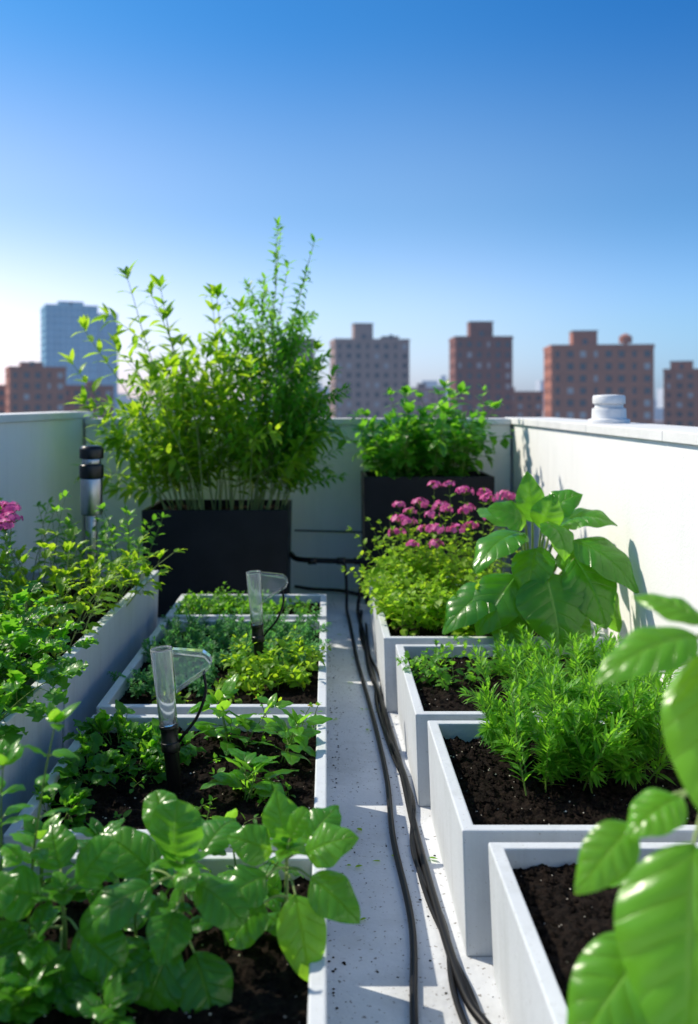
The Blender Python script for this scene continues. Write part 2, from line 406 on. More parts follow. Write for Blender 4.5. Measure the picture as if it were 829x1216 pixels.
# right shrub in black planter
mb=MB(); lp=dict(L=.125,W=.66,shape='basil',elev=15,bend=.8,fold=.1,key='lf_mid',nu=4,nv=5,pet=.2,topf=.7,prof=lambda f:1-.3*f)
for i in range(46):
    x,y=U(.42,1.0),U(6.6,6.95)
    shoot(mb,(x,y,.85),((x-.72)*1.0+U(-.18,.18),(y-6.78)*1.2+U(-.2,.2),1),U(.36,.72)*(1-.35*abs(x-.75)),lp,nodes=7,per=2,start=.12,r=.005,droop=.3,br=1,top=3)
for x,l,h in ((.98,.20,.70),(.9,.12,.68),(.62,-.05,.66)):
    shoot(mb,(x,6.8,.85),(l,0,1),h,dict(lp,L=.085),nodes=12,per=2,start=.3,r=.004,droop=.15,br=1)
mb.obj('leafy_shrub')

def smooth(pts,n=10):
    P=[np.array(p,float) for p in pts]; P=[2*P[0]-P[1]]+P+[2*P[-1]-P[-2]]; out=[]
    for i in range(1,len(P)-2):
        for k in range(n):
            t=k/n; a,b,c,d=P[i-1:i+3]
            out.append(.5*((2*b)+(c-a)*t+(2*a-5*b+4*c-d)*t*t+(3*b-a-3*c+d)*t**3))
    out.append(P[-2]); return out
def bl(mb,b,t,W=.1,up=(0,-1,.4),bend=.7,stem=None,roll=0.,sh='basil',key='lf_basil',nu=12,nv=26,puck=.03,fold=.14,r=.004,rnd=None,wav=.05):
    b=np.array(b,float);t=np.array(t,float); d=t-b; l=np.linalg.norm(d)*1.08
    upv=nrm(up); d=nrm(nrm(d)+upv*bend*.42)
    leaf(mb,b,d,l,W,sh,bend,fold,roll,up,nu,nv,puck,key,wav=wav,rnd=rnd)
    if stem is not None:
        s=np.array(stem,float); m=(s+b)/2; m[2]+=np.linalg.norm(b-s)*.12
        mb.tube(smooth([s,m,b-d*.0],5),r,r*.75,'stem_pale',7,False)
# big leaf plant
mb=MB(); c0=(1.0,4.50,.30)
for b,t,W,up,bend,roll in (
 ((.93,4.40,.80),(.655,4.22,.69),.20,(-.1,-.4,1),1.2,.15),
 ((1.0,4.5,.84),(.99,4.50,1.07),.13,(-.3,-1,.2),.5,.3),
 ((1.12,4.45,.84),(1.35,4.34,.91),.18,(0,-.5,1),1.3,-.1),
 ((1.15,4.32,.78),(1.385,4.12,.60),.20,(.25,-.7,1),1.1,.1),
 ((1.0,4.22,.64),(1.03,4.06,.36),.29,(0,-1,.5),.9,.0),
 ((1.14,4.26,.70),(1.24,4.10,.44),.23,(.3,-1,.4),.9,.1),
 ((.88,4.30,.62),(.69,4.16,.39),.21,(-.4,-1,.6),1.0,-.1),
 ((.80,4.32,.56),(.52,4.22,.40),.20,(-.2,-.7,1),1.1,.1),
 ((.95,4.42,.84),(.80,4.36,.96),.15,(-.3,-.8,.8),1.1,.2),
 ((1.03,4.34,.86),(1.13,4.18,.74),.16,(.3,-1,1),1.5,-.3),
 ((1.07,4.48,.88),(1.19,4.44,1.02),.15,(.1,-.8,.8),1.2,-.3),
 ((1.02,4.40,.82),(1.07,4.36,.98),.14,(.2,-1,.5),1.0,-.1),
 ((.99,4.34,.74),(.88,4.16,.58),.18,(-.3,-1,.6),1.1,.2),
 ((1.10,4.36,.72),(1.24,4.22,.60),.18,(.3,-.8,.8),1.2,.1),
 ((1.1,4.55,.8),(1.3,4.75,.88),.18,(0,-.3,1),.9,.0),
 ((.95,4.6,.8),(.8,4.85,.88),.18,(0,-.3,1),.9,.0),
 ((1.2,4.40,.6),(1.36,4.28,.38),.18,(.3,-1,.5),.9,.0),
 ((1.05,4.3,.50),(1.14,4.12,.30),.2,(.1,-1,.6),.9,.0),
 ((.88,4.36,.48),(.80,4.14,.34),.2,(-.1,-1,.6),.9,.0)):
    bl(mb,b,t,W*1.14,up,bend,c0,roll,'basil','lf_big',12,30,.030,.10,.008,wav=.035)
mb.obj('spinach_plant')
# verbena flowers + lime foliage
mb=MB()
def head(mb,c,r,n=34):
    for i in range(n):
        z=U(-.1,1); a=U(0,6.283); q=math.sqrt(max(0,1-z*z)); nn=np.array([q*math.cos(a),q*math.sin(a),z])
        p=np.array(c)+nn*[1.2,1.2,.75]*r*U(.65,1.2); rr=R()
        for m in range(5):
            dd=perp(nn,m*1.2566+a)+nn*.25
            leaf(mb,p,dd,r*.42,r*.34,'round',.3,0,0,nn,2,2,0,'petal',rr)
        mb.tube([np.array(c)-[0,0,r*.6],p],.0012,.0012,'stem',3,False)
lp=dict(L=.07,W=.5,shape='serr',elev=15,bend=.6,fold=.2,key='lf_lime',nu=2,nv=7,pet=.1)
for x,y,z in ((.41,5.1,.78),(.48,5.25,.85),(.58,5.05,.86),(.66,5.3,.90),(.75,5.1,.88),(.84,5.25,.90),(.93,5.15,.88),(1.0,5.3,.91),(.44,4.95,.73),(.6,4.9,.79),(.70,4.95,.81),(.38,5.2,.72),(.54,5.35,.90),(.80,5.0,.83),(.88,5.4,.94),(1.04,5.1,.86),(.52,5.0,.80),(.77,5.35,.94),(.95,5.0,.83),(.72,5.45,.95),(1.05,5.4,.94),(.48,5.45,.88),(.45,5.05,.80),(.64,5.1,.86),(.56,4.85,.74),(.88,5.05,.86),(.62,5.4,.93)):
    P=shoot(mb,(x+U(-.03,.03),y,.3),(U(-.05,.05),-.03,1),z-.33+U(-.05,.04),lp,nodes=9,per=2,start=.2,r=.003,droop=.05,jit=.02)
    head(mb,P[-1],U(.028,.046),int(U(18,32)))
mb.obj('pink_verbena_plant')
mb=MB(); lp=dict(L=.062,W=.7,shape='serr',elev=15,bend=.6,fold=.15,key='lf_lime',nu=2,nv=7,pet=.15)
for i in range(110):
    x,y=U(.31,.95),U(4.36,5.3)
    shoot(mb,(x,y,.3),(U(-.55,.15)*(1.3-x),U(-.4,.2),1),U(.16,.32)+.2*max(0,y-4.6)*1.4,lp,nodes=8,per=2,start=.15,r=.0025,droop=.5,br=1)
mb.obj('lime_sage_plant')
mb=MB(); lp=dict(L=.05,W=.7,shape='lobed',elev=15,bend=.5,key='lf_herb',nu=4,nv=8,pet=.2)
clump(mb,(.50,3.75,.28),13,.17,1.1,lp,.09,nodes=6,droop=.4,r=.002); clump(mb,(.42,4.0,.28),6,.13,1.0,lp,.05,nodes=5,droop=.4,r=.002)
clump(mb,(.68,3.95,.28),8,.15,1.0,lp,.07,nodes=5,droop=.4,r=.002)
mb.obj('oregano_plant')
def feathery(name,regs,key,L=.055,W=.16,stem='stem'):
    mb=MB(); lp=dict(L=L,W=W,shape='lance',elev=35,bend=.4,fold=.2,key=key,nu=2,nv=3,prof=lambda f:1.1-.4*f)
    for (x0,x1,y0,y1,z,n,h) in regs:
        cx=(x0+x1)/2
        for i in range(n):
            x,y=U(x0,x1),U(y0,y1)
            shoot(mb,(x,y,z),((x-cx)*1.1+U(-.22,.22),U(-.3,.2),1),h*U(.6,1.25),lp,nodes=20,per=3,start=.12,r=.0028,droop=.3,jit=.09,br=2,stem=stem,top=4,seg=9)
    return mb.obj(name)
feathery('tarragon_plant',[(.56,1.00,2.68,3.06,.28,54,.31)],'lf_herb',.06,.19)
feathery('tarragon_plant.001',[(.72,1.18,3.30,3.8,.28,44,.22)],'lf_herb',.058,.19)

# left low boxes
mb=MB(); lp=dict(L=.045,W=.7,shape='serr',elev=10,bend=.5,key='lf_herb',nu=2,nv=6,pet=.15)
for i in range(60):
    shoot(mb,(U(-.8,-.3),U(4.95,5.35),.245),(U(-.6,.6),U(-.6,.4),1),U(.05,.15),lp,nodes=5,droop=.5,r=.002,br=1)
for i in range(12):
    shoot(mb,(U(-.3,-.08),U(5.0,5.35),.245),(U(-.6,.6),U(-.6,.4),1),U(.04,.10),lp,nodes=4,droop=.5,r=.002)
mb.obj('mint_groundcover')
mb=MB(); lp=dict(L=.036,W=.55,shape='lobed',elev=15,bend=.4,key='lf_blue',nu=2,nv=8,pet=.1)
for i in range(230):
    x,y=U(-.80,-.06),U(4.05,4.72)
    if x<-.45: y=U(3.62,4.72)
    shoot(mb,(x,y,.245),(U(-.7,.7),U(-.7,.5),1),U(.07,.17),lp,nodes=9,per=3,droop=.5,r=.0018,br=1)
mb.obj('thyme_plant')
mb=MB(); lp=dict(L=.055,W=.6,shape='ovate',elev=15,bend=.6,key='lf_yel',nu=2,nv=5,pet=.15)
for i in range(46):
    x,y=U(-.36,-.06),U(3.75,4.2)
    shoot(mb,(x,y,.245),(U(-.7,.7),U(-.7,.5),1),U(.07,.19),lp,nodes=6,per=2,droop=.5,r=.002,br=1)
for i in range(8):
    x,y=U(-.65,-.1),U(3.50,3.75)
    shoot(mb,(x,y,.245),(U(-.7,.7),U(-.7,.5),1),U(.05,.12),lp,nodes=5,per=2,droop=.5,r=.002)
mb.obj('lemon_balm_plant')
mb=MB()
for bx,by,n,h in ((-.70,3.12,12,.13),(-.56,3.05,9,.12),(-.72,2.85,9,.11),(-.62,2.90,7,.09),(-.76,2.62,5,.06)):
    parsley(mb,(bx,by,.25),n,h,1.5,.058,'lf_mid','stem',.04,'serr',.85)
mb.obj('strawberry_plant')
mb=MB(); lp=dict(L=.12,W=.60,shape='basil',elev=5,bend=.8,fold=.15,key='lf_basil2',nu=6,nv=12,pet=.30,puck=.03,wav=.04,prof=lambda f:1-.35*f)
for (x,y,n,h) in ((-.30,3.08,3,.18),(-.16,3.02,2,.15),(-.24,2.70,3,.14),(-.38,3.1,1,.14)):
    clump(mb,(x,y,.25),n,h,.8,lp,.03,nodes=4,per=2,droop=.4,r=.003,start=.3)
mb.obj('pepper_seedlings')
mb=MB(); lp=dict(L=.035,W=.7,shape='serr',elev=10,bend=.5,key='lf_herb',nu=2,nv=5,pet=.2)
for i in range(30):
    x,y=U(-.78,-.05),U(2.5,3.28)
    shoot(mb,(x,y,.25),(U(-.8,.8),U(-.8,.8),1),U(.02,.07),lp,nodes=3,droop=.5,r=.0015)
for x,y in ((-.10,3.2),(-.05,3.24),(-.2,3.28)):
    P=shoot(mb,(x,y,.25),(U(-.3,.3),0,1),.13,lp,nodes=4)
    for m in range(5): leaf(mb,P[-1],(math.cos(m*1.26),math.sin(m*1.26),.4),.014,.01,'round',.2,0,0,(0,0,1),2,2,0,'petal_y')
mb.obj('marigold_seedlings')
# A : foreground basil rosettes
mb=MB()
def rosette(foot,node,leaves):
    mb.tube(smooth([foot,((foot[0]+node[0])/2+.005,(foot[1]+node[1])/2,(foot[2]+node[2])/2),node]),.0055,.004,'stem_pale',7,False)
    for b,t,W,up,bend in leaves:
        b2=np.array(b)*.85+np.array(t)*.15
        bl(mb,b2,t,W*.92,up,bend+.25,(node[0],node[1],min(node[2],b[2]-.01)),U(-.35,.35),'basil' if R()<.45 else 'round','lf_basil' if R()<.6 else 'lf_basil2',12,26,.036,.10,.003,None,.05)
    for ring,(sc,el) in enumerate(((1.,1.1),(1.5,.55))):
        for k in range(4+ring):
            a=k*6.283/(4+ring)+U(0,1)+ring; leaf(mb,(node[0],node[1],node[2]+.02-ring*.012),(math.cos(a),math.sin(a),el),U(.035,.055)*sc,U(.024,.034)*sc,'basil',.9,.15,0,(0,0,1),6,10,.03,'lf_basil2',.8,.03)
UF=(0,-.8,.8); US=(0,-.4,1)
rosette((-.31,1.93,.25),(-.30,1.91,.46),(((-.31,1.91,.455),(-.315,1.90,.595),.125,(0,-1,.1),.4),((-.33,1.88,.45),(-.49,1.82,.40),.10,UF,.9),((-.28,1.88,.45),(-.155,1.82,.42),.10,UF,1.),
 ((-.30,1.86,.36),(-.365,1.79,.22),.125,(0,-1,.5),.6),((-.275,1.86,.34),(-.20,1.78,.215),.125,(.1,-1,.5),.6),((-.35,1.94,.43),(-.49,1.97,.50),.11,US,.8),((-.27,1.95,.46),(-.21,2.06,.50),.10,US,.8),
 ((-.31,1.88,.46),(-.27,1.82,.50),.06,UF,.9),((-.33,1.97,.47),(-.38,2.05,.56),.09,UF,.6),((-.30,1.87,.41),(-.31,1.76,.36),.10,UF,.8),((-.33,1.85,.33),(-.43,1.79,.27),.10,UF,.8)))
rosette((-.10,2.0,.25),(-.085,1.97,.46),(((-.10,1.97,.46),(-.205,1.95,.505),.09,UF,.8),((-.08,1.98,.46),(-.115,2.0,.575),.10,(0,-1,.2),.4),((-.06,1.95,.46),(.05,1.92,.535),.10,UF,.9),
 ((-.05,1.94,.44),(.065,1.87,.375),.10,UF,.8),((-.07,1.92,.43),(-.03,1.84,.27),.11,(0,-1,.4),.6),((-.11,1.93,.44),(-.215,1.87,.42),.10,UF,.9),((-.08,1.96,.49),(-.055,1.92,.565),.05,UF,.6),
 ((-.05,2.0,.46),(.03,2.07,.52),.09,US,.8),((-.12,1.95,.38),(-.20,1.88,.33),.09,UF,.8)))
rosette((-.54,1.9,.25),(-.54,1.89,.41),(((-.52,1.89,.42),(-.45,1.91,.52),.09,(0,-1,.4),.5),((-.56,1.87,.42),(-.67,1.83,.46),.11,UF,.9),((-.57,1.85,.38),(-.585,1.79,.22),.12,(0,-1,.5),.6),
 ((-.51,1.85,.38),(-.405,1.79,.32),.11,UF,.8),((-.58,1.86,.36),(-.70,1.82,.31),.11,UF,.8),((-.55,1.93,.43),(-.60,2.0,.51),.10,UF,.7),((-.53,1.84,.36),(-.50,1.76,.22),.11,(0,-1,.5),.6)))
rosette((-.70,1.85,.25),(-.69,1.84,.40),(((-.68,1.83,.41),(-.62,1.80,.50),.09,UF,.6),((-.71,1.82,.40),(-.82,1.78,.44),.11,UF,.9),((-.70,1.80,.36),(-.68,1.74,.22),.12,(0,-1,.5),.6),((-.67,1.80,.36),(-.60,1.73,.30),.10,UF,.8),((-.72,1.87,.43),(-.76,1.92,.53),.10,UF,.7)))
lp=dict(L=.095,W=.68,shape='basil',elev=8,bend=1.,fold=.10,key='lf_basil',nu=8,nv=14,pet=.12,puck=.036,wav=.04,prof=lambda f:.95-.2*f,topf=.7)
for (x,y,n,h) in ((-.42,2.12,2,.18),(-.2,2.14,2,.17),(-.65,2.1,2,.18),(-.60,1.72,3,.09),(-.45,1.70,2,.08),(-.52,2.15,2,.17),(-.42,1.95,2,.16),(-.63,1.92,2,.16),(-.20,1.98,2,.15)):
    clump(mb,(x,y,.25),n,h,.6,lp,.03,hv=(.8,1.1),nodes=3,per=2,start=.4,r=.004,droop=.25,jit=.05,top=2)
for x,l,h in ((-.62,0,.50),(-.67,-.06,.42)):
    shoot(mb,(x,1.92,.25),(l,0,1),h,dict(lp,L=.085,W=.6,key='lf_basil2'),nodes=6,per=2,start=.35,r=.004,droop=.1,jit=.04,top=4)
mb.obj('basil_plant')

# left troughs
mb=MB()
for bx,by,n,h in ((-1.25,2.95,22,.36),(-1.15,3.15,18,.38),(-1.4,2.75,16,.36),(-1.1,2.75,18,.28),(-1.3,3.25,14,.42)):
    parsley(mb,(bx,by,.42),n,h,1.0,.088,'lf_mid','stem',.10)
mb.obj('parsley_plant')
mb=MB(); lp=dict(L=.06,W=.4,shape='serr',elev=20,bend=.5,key='lf_mid',nu=2,nv=6)
for x,y,h in ((-1.32,3.8,.62),(-1.36,3.85,.66),(-1.28,3.75,.6),(-1.40,3.8,.62),(-1.30,3.9,.66)):
    P=shoot(mb,(x,y,.42),(U(-.05,.05),0,1),h-.1,lp,nodes=8,r=.003,droop=.05,jit=.04); head(mb,P[-1],.035,24)
mb.obj('pink_verbena_plant.001')
mb=MB()
for bx,by,n,h in ((-1.15,4.05,13,.44),(-1.05,4.35,12,.40),(-1.3,4.3,12,.46),(-1.2,3.75,10,.42),(-1.05,3.7,8,.32)):
    parsley(mb,(bx,by,.42),n,h,.8,.075,'lf_yel','stem_pale',.08,'serr',.5)
mb.obj('cilantro_plant')
mb=MB(); lp=dict(L=.09,W=.5,shape='ovate',elev=15,bend=.7,key='lf_herb',nu=2,nv=5,pet=.15)
clump(mb,(-1.45,4.9,.42),14,.5,.4,lp,.2,nodes=7,droop=.3); clump(mb,(-1.12,4.95,.42),12,.46,.4,lp,.14,nodes=7,droop=.3)
mb.obj('mint_plant')

# near right basil
mb=MB()
st=[(.60,1.42,.28),(.595,1.42,.5),(.59,1.41,.75),(.58,1.40,.95),(.575,1.38,1.08)]
mb.tube(st,.008,.005,'stem_pale',8,False)
top=(.575,1.38,1.08); mid=(.59,1.41,.83); low=(.595,1.42,.62)
for b,t,W,up,bend,s_,roll in (
 ((.545,1.36,1.075),(.385,1.33,1.035),.085,(0,-.7,1),1.1,top,.1),
 ((.555,1.34,1.06),(.545,1.25,.83),.15,(-.4,-1,.2),.7,top,.0),
 ((.60,1.40,1.09),(.72,1.34,1.10),.09,(0,-.5,1),.7,top,.0),
 ((.565,1.39,1.09),(.485,1.45,1.12),.06,(0,-.5,1),.7,top,.0),
 ((.58,1.37,1.09),(.60,1.30,1.14),.06,(0,-.5,1),.7,top,.0),
 ((.45,1.36,.80),(.36,1.33,.72),.075,(-.5,-1,.6),.9,mid,.0),
 ((.52,1.36,.84),(.43,1.33,.805),.075,(-.1,-.6,1),1.,mid,.1),
 ((.515,1.30,.80),(.475,1.20,.56),.20,(-.45,-1,.35),.8,mid,-.1),
 ((.62,1.38,.84),(.76,1.34,.76),.13,(.1,-1,.6),.7,mid,.0),
 ((.475,1.35,.635),(.335,1.27,.53),.125,(-.3,-.8,.8),1.,low,.0),
 ((.56,1.34,.63),(.53,1.24,.43),.16,(-.2,-1,.5),.6,low,.0),
 ((.62,1.50,.64),(.70,1.62,.55),.12,(.2,.3,1),.7,low,.0),
 ((.54,1.48,.66),(.45,1.60,.60),.10,(-.2,.3,1),.7,low,.0)):
    bl(mb,b,t,W,up,bend,s_,roll,'basil','lf_basil2',16,48,.042,.12,.004,R()*.4+.6,.035)
mb.obj('basil_plant.001')

# ------------------------------------------------------------------ hoses and pipes
def hose(name,pts,r,key='rubber'):
    g=MB(); g.tube(smooth(pts),r,r,key,10); return g.obj(name)
hose('irrigation_hose',[(.10,6.35,.33),(.125,6.33,.30),(.135,6.30,.16),(.135,6.22,.03),(.146,5.96,.011),(.165,5.1,.011),(.205,4.2,.011),(.225,3.5,.011),(.215,3.0,.011),(.230,2.51,.011),(.20,2.12,.011),(.16,1.5,.011),(.15,.6,.011)],.010)
hose('irrigation_hose.001',[(.22,6.36,.33),(.245,6.34,.28),(.225,6.3,.12),(.21,6.2,.015),(.225,5.5,.013),(.225,4.9,.013),(.255,4.4,.013),(.285,3.6,.013),(.290,3.1,.013),(.305,2.6,.013),(.330,2.2,.013),(.385,1.95,.013),(.385,1.2,.013)],.012)
hose('irrigation_hose.002',[(.235,6.25,.015),(.205,5.6,.009),(.245,4.8,.009),(.235,4.3,.009),(.265,3.7,.009),(.305,3.3,.009),(.272,2.9,.009),(.318,2.5,.009),(.305,2.2,.009),(.345,1.8,.009),(.35,1.0,.009)],.008)
hose('irrigation_hose.003',[(.25,5.9,.012),(.24,5.2,.010),(.275,4.7,.010),(.25,4.1,.010),(.295,3.4,.03),(.278,2.95,.010),(.285,2.65,.010),(.322,2.36,.010),(.355,2.05,.010),(.36,1.2,.010)],.007)
g=MB(); g.tube(smooth([(-.40,6.92,.36),(-.26,6.6,.345),(-.2,6.42,.335),(0,6.38,.33),(.22,6.36,.33),(.30,6.34,.325),(.36,6.3,.30),(.38,6.28,.2),(.36,6.26,.08),(.33,6.2,.015)]),.018,.018,'rubber',10)
for x in (.10,.22,-.1): g.lathe([(.025,-.03),(.025,.03)],(x,6.37,.33),'plasticb',14,[[0,0,1],[0,1,0],[-1,0,0]])
g.obj('irrigation_manifold_pipe')
hose('drip_line',[(-.24,6.95,.46),(0,7.05,.44),(.15,7.06,.435),(.28,7.0,.44)],.006)
hose('drip_line.001',[(-.24,7.0,.03),(-.1,6.95,.02),(.1,6.9,.02),(.3,6.7,.02)],.012)

def probe(name,x,y,z0,tilt):
    e=empty(name,(x,y,z0)); g=MB()
    Rm=Matrix.Rotation(tilt,3,'Y')
    def tr(p): return tuple(Rm@Vector(p))
    g.lathe([(.012,-.06),(.022,.0),(.023,.12),(.029,.125),(.029,.15),(.026,.152),(.026,.19),(.029,.192),(.029,.202)],(0,0,0),'plasticb',20,Rm)
    g.obj('stake',True,e,.001)
    c=MB()
    c.lathe([(.0275,.203),(.029,.30),(.033,.425),(.033,.432),(.029,.432),(.028,.425),(.026,.30),(.0245,.207)],(0,0,0),'clear',24,Rm)
    nt_=len(c.F)
    def prism(pr,T):
        V=[tr((a,-T,b)) for a,b in pr]+[tr((a,T,b)) for a,b in pr]; n=len(pr)
        F=[tuple(range(n)),tuple(range(2*n-1,n-1,-1))]+[(i,i+n,(i+1)%n+n,(i+1)%n) for i in range(n)]
        c.add(V,F,None,'clear')
    prism([(.034,.428),(.125,.412),(.145,.395),(.148,.375),(.143,.374),(.128,.395),(.034,.415)],.014)
    prism([(.148,.373),(.135,.352),(.034,.295),(.034,.305),(.128,.358),(.143,.373)],.014)
    prism([(.034,.414),(.126,.394),(.141,.374),(.127,.359),(.034,.306)],.003)
    o=c.obj('clear_head',True,e)
    o.data.polygons.foreach_set('use_smooth',[i<nt_-2 for i in range(len(o.data.polygons))])
    k=MB(); k.tube(smooth([tr((.12,0,.352)),tr((.122,-.01,.29)),tr((.09,-.012,.22)),tr((.045,-.01,.17)),tr((.02,-.0,.14))]),.0045,.0045,'rubber',8)
    k.obj('cable',True,e)
probe('soil_moisture_probe',-.456,2.79,.25,-.10)
probe('soil_moisture_probe.001',-.29,4.05,.25,-.07)
g=MB(); c=(-1.30,5.12,0)
g.lathe([(.03,.40),(.03,.80)],c,'steel',24)
g.lathe([(.056,.80),(.060,.81),(.060,1.00),(.056,1.003)],c,'steel',28)
g.lathe([(.064,1.004),(.066,1.01),(.066,1.075),(.060,1.08)],c,'plasticb',28)
g.lathe([(.052,1.08),(.052,1.11)],c,'steel',28)
g.lathe([(.060,1.11),(.066,1.115),(.066,1.165),(.055,1.18),(.02,1.186)],c,'plasticb',28)
g.obj('garden_lamp',True,None,.002)
g=MB(); c=(1.60,5.25,1.303)
g.lathe([(.115,0),(.115,.022),(.095,.026),(.094,.07),(.092,.085)],c,'whitep',32)
g.lathe([(.082,.086),(.078,.092),(.078,.108)],c,'whitep',32)
g.lathe([(.086,.109),(.090,.112),(.090,.148),(.084,.158),(.03,.162)],c,'whitep',32)
g.obj('roof_vent',True,None,.002)

# ------------------------------------------------------------------ city
HAZE_GLOW=.075  # default strength of the glow painted onto facades for hazy distance
def brick(name,c,hz=HAZE_GLOW):
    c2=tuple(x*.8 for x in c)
    return surf_mat(name,c,c2,.9,.35,5,0,1,.1,streak=(.3,tuple(x*.7 for x in c)),haze_glow=hz)
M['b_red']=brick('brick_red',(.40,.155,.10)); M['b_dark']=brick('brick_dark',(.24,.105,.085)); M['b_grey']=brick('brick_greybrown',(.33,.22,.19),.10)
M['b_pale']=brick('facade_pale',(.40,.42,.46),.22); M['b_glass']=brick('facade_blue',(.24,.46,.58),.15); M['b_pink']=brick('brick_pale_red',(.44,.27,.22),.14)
M['w1']=surf_mat('window_glass',(.04,.055,.08),(.07,.09,.12),.2,2,3,0,1,.6,haze_glow=.06); M['w2']=surf_mat('window_blind',(.42,.42,.43),(.3,.31,.33),.5,2,3,0,1,.3,haze_glow=.1)
M['w3']=surf_mat('window_blue_glass',(.07,.25,.38),(.12,.32,.46),.12,.1,3,0,1,.6,haze_glow=.14)
M['roofm']=surf_mat('roof_gravel',(.25,.24,.23),(.3,.29,.28),.9,1,4,0,1,haze_glow=.05)
def facade(gw,gg,ox,oy,ux,uy,nx,ny,Ls,z0,z1,wall,cw,rw,rh,glassk,skip=0):
    cols=max(1,round(Ls/cw)); fl=max(1,round((z1-z0)/3.1)); dx=Ls/cols; dz=(z1-z0)/fl
    def P(s,z,dep): return (ox+ux*s-nx*dep,oy+uy*s-ny*dep,z)
    for i in range(cols):
        for j in range(fl):
            a,b=i*dx,(i+1)*dx; c0,c1=z0+j*dz,z0+(j+1)*dz
            rr=rw*(1 if (i%3) else .62)
            m=(1-rr)/2*dx; n=(1-rh)/2*dz
            A=[P(a,c0,0),P(b,c0,0),P(b,c1,0),P(a,c1,0)]
            B=[P(a+m,c0+n,0),P(b-m,c0+n,0),P(b-m,c1-n,0),P(a+m,c1-n,0)]
            C=[P(a+m,c0+n,.3),P(b-m,c0+n,.3),P(b-m,c1-n,.3),P(a+m,c1-n,.3)]
            gw.add(A+B+C,[(0,1,5,4),(1,2,6,5),(2,3,7,6),(3,0,4,7),(4,5,9,8),(5,6,10,9),(6,7,11,10),(7,4,8,11)],None,wall)
            gg.add(C,[(0,1,2,3)],None,glassk if R()<.8 else ('w2' if glassk=='w1' else 'w3'))
def building(name,xa,xb,D,ztop,depth,wall,rot=0.,pents=(),tanks=(),cw=3.3,rw=.5,rh=.52,glassk='w1',z0=-32):
    cx=(xa+xb)/2; w=xb-xa; e=empty(name,(cx,D,0)); e.rotation_euler=(0,0,-math.atan2(cx,D)+rot)
    gw,gg=MB(),MB(); h=w/2
    facade(gw,gg,-h,0,1,0,0,-1,w,z0,ztop-.9,wall,cw,rw,rh,glassk)
    facade(gw,gg,h,0,0,1,1,0,depth,z0,ztop-.9,wall,cw,rw,rh,glassk)
    facade(gw,gg,h,depth,-1,0,0,1,w,z0,ztop-.9,wall,cw,rw,rh,glassk)
    facade(gw,gg,-h,depth,0,-1,-1,0,depth,z0,ztop-.9,wall,cw,rw,rh,glassk)
    gw.obj('walls',False,e); gg.obj('windows',False,e)
    r=MB(); r.box(-h+.4,h-.4,.4,depth-.4,ztop-1.2,ztop-.6,'roofm'); r.obj('roof',False,e)
    p=MB()
    for x0,x1,y0,y1 in ((-h-.15,h+.15,-.15,.35),(-h-.15,h+.15,depth-.35,depth+.15),(-h-.15,-h+.35,.35,depth-.35),(h-.35,h+.15,.35,depth-.35)):
        p.box(x0,x1,y0,y1,ztop-.9,ztop,wall)
    p.obj('roof_parapet',False,e)
    for a,b,zt in pents:
        q=MB(); q.box(a-cx,b-cx,3,min(depth-2,9),ztop-.6,zt-.3,wall); q.box(a-cx-.2,b-cx+.2,2.8,min(depth-2,9)+.2,zt-.3,zt,'roofm')
        q.box((a+b)/2-cx-.6,(a+b)/2-cx+.6,2.93,2.99,ztop-.6,ztop+1.6,'w1'); q.obj('penthouse',False,e)
    for a,rr,zt in tanks:
        q=MB(); q.lathe([(rr*.3,ztop-.6),(rr*.3,ztop+.6),(rr,ztop+.6),(rr,zt-.8),(rr*.2,zt)],(a-cx,5,0),wall,16); q.obj('water_tank',False,e)
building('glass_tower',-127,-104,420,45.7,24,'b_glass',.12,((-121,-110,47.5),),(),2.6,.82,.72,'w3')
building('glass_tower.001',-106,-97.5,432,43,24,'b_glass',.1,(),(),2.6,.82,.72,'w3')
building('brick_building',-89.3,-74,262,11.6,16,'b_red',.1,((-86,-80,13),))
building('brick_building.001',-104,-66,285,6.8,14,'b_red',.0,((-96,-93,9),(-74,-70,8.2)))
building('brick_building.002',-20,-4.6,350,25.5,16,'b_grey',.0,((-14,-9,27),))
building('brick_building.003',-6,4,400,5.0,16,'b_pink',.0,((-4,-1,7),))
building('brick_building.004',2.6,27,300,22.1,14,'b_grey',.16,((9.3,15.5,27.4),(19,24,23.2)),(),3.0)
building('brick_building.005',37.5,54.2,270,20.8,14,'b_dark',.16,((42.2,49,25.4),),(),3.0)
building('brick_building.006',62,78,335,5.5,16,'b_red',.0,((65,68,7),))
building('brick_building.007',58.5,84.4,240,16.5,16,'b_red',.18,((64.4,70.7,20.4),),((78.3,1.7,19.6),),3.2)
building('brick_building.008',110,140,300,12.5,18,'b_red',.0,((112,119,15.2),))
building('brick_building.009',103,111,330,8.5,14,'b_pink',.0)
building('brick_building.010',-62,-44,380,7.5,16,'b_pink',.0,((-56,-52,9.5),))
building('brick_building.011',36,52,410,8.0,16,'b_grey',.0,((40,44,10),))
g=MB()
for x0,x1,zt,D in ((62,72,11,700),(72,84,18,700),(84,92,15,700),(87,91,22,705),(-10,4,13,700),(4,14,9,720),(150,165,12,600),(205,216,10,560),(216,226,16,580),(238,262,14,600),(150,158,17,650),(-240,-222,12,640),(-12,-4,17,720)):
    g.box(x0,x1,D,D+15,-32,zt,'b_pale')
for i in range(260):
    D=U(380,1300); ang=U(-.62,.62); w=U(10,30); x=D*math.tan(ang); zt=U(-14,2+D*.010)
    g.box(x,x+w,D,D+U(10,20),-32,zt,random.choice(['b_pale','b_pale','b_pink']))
g.obj('distant_skyline',False)

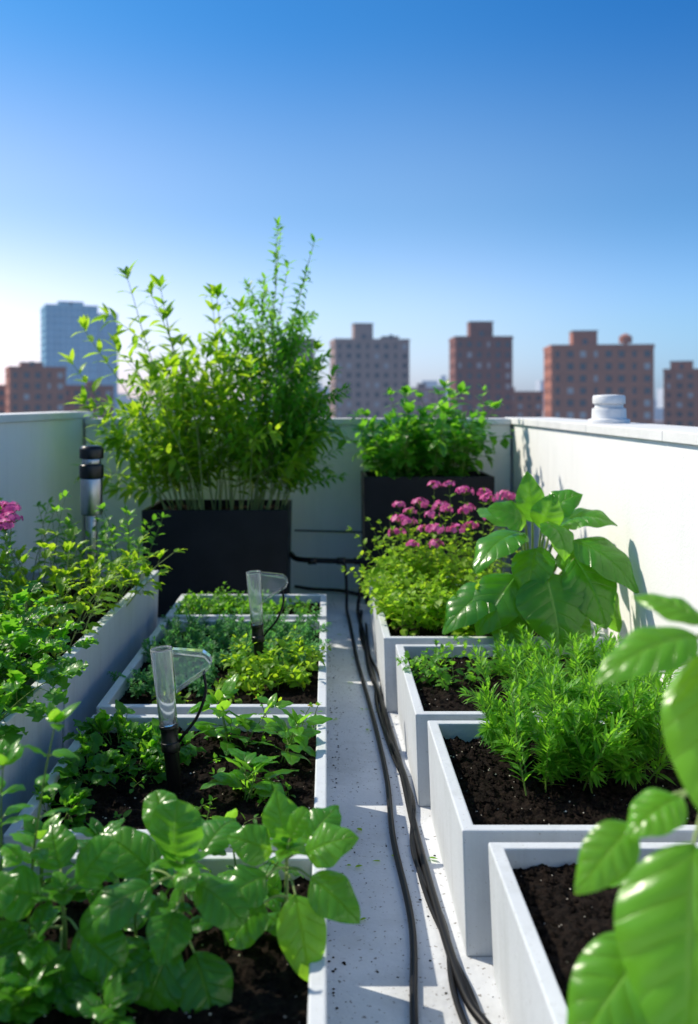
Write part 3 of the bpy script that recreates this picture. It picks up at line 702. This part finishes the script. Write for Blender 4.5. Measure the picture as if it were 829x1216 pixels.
# ------------------------------------------------------------------ light
sd=Vector((-.62,.34,.68)).normalized()
sun=bpy.data.lights.new('sun','SUN'); sun.energy=5.0; sun.angle=math.radians(.55); sun.color=(1,.92,.77)
so=bpy.data.objects.new('sun',sun); S.collection.objects.link(so); so.rotation_euler=sd.to_track_quat('Z','Y').to_euler()
w=bpy.data.worlds.new('World'); S.world=w; w.use_nodes=True; nt=w.node_tree; nt.nodes.clear()
sky=nt.nodes.new('ShaderNodeTexSky'); sky.sky_type='NISHITA'; sky.sun_disc=False
sky.sun_elevation=math.asin(sd.z); sky.sun_rotation=math.atan2(sd.x,sd.y)%(2*math.pi)
sky.altitude=50; sky.air_density=1.0; sky.dust_density=.8; sky.ozone_density=2.5
tc=nt.nodes.new('ShaderNodeTexCoord'); sx=nt.nodes.new('ShaderNodeSeparateXYZ'); nt.links.new(tc.outputs['Generated'],sx.inputs[0])
def cramp(src,stops):
    n=nt.nodes.new('ShaderNodeValToRGB'); nt.links.new(src,n.inputs[0]); el=n.color_ramp.elements; n.color_ramp.interpolation='EASE'
    while len(el)<len(stops): el.new(.5)
    for e,(p,c) in zip(el,stops): e.position=p; e.color=(c[0],c[1],c[2],1)
    return n.outputs[0]
elev=cramp(sx.outputs[2],[(0,(.88,.98,1.50)),(.09,(.98,1.06,1.30)),(.21,(.62,.86,1.07)),(.4,(.20,.66,1.04)),(.85,(1.2,1.25,1.3))])  # last stop brightens the unseen zenith as added fill light
lx=math_n(nt,'ADD',math_n(nt,'MULTIPLY',sx.outputs[0],-.87),math_n(nt,'MULTIPLY',sx.outputs[1],.5))
az=cramp(lx,[(.1,(.66,.86,.96)),(.45,(1,1,1)),(.85,(1.45,1.13,1.03))])
c1=mixc(nt,1.0,sky.outputs[0],elev,'MULTIPLY'); c2=mixc(nt,1.0,c1,az,'MULTIPLY')
bg=nt.nodes.new('ShaderNodeBackground'); bg.inputs[1].default_value=.14
wo=nt.nodes.new('ShaderNodeOutputWorld')
nt.links.new(c2,bg.inputs[0]); nt.links.new(bg.outputs[0],wo.inputs[0])

# ------------------------------------------------------------------ camera
cam=bpy.data.cameras.new('camera'); co=bpy.data.objects.new('camera',cam); S.collection.objects.link(co); S.camera=co
co.location=(0,0,1.42); co.rotation_euler=(math.pi/2,0,0)
cam.sensor_fit='HORIZONTAL'; cam.sensor_width=24; cam.lens=24*1100/829
cam.shift_x=26.5/829; cam.shift_y=-130/829
cam.clip_start=.05; cam.clip_end=12000
cam.dof.use_dof=True; cam.dof.focus_distance=3.0; cam.dof.aperture_fstop=2.0
S.view_settings.view_transform='Standard'; S.view_settings.look='None'; S.view_settings.exposure=0
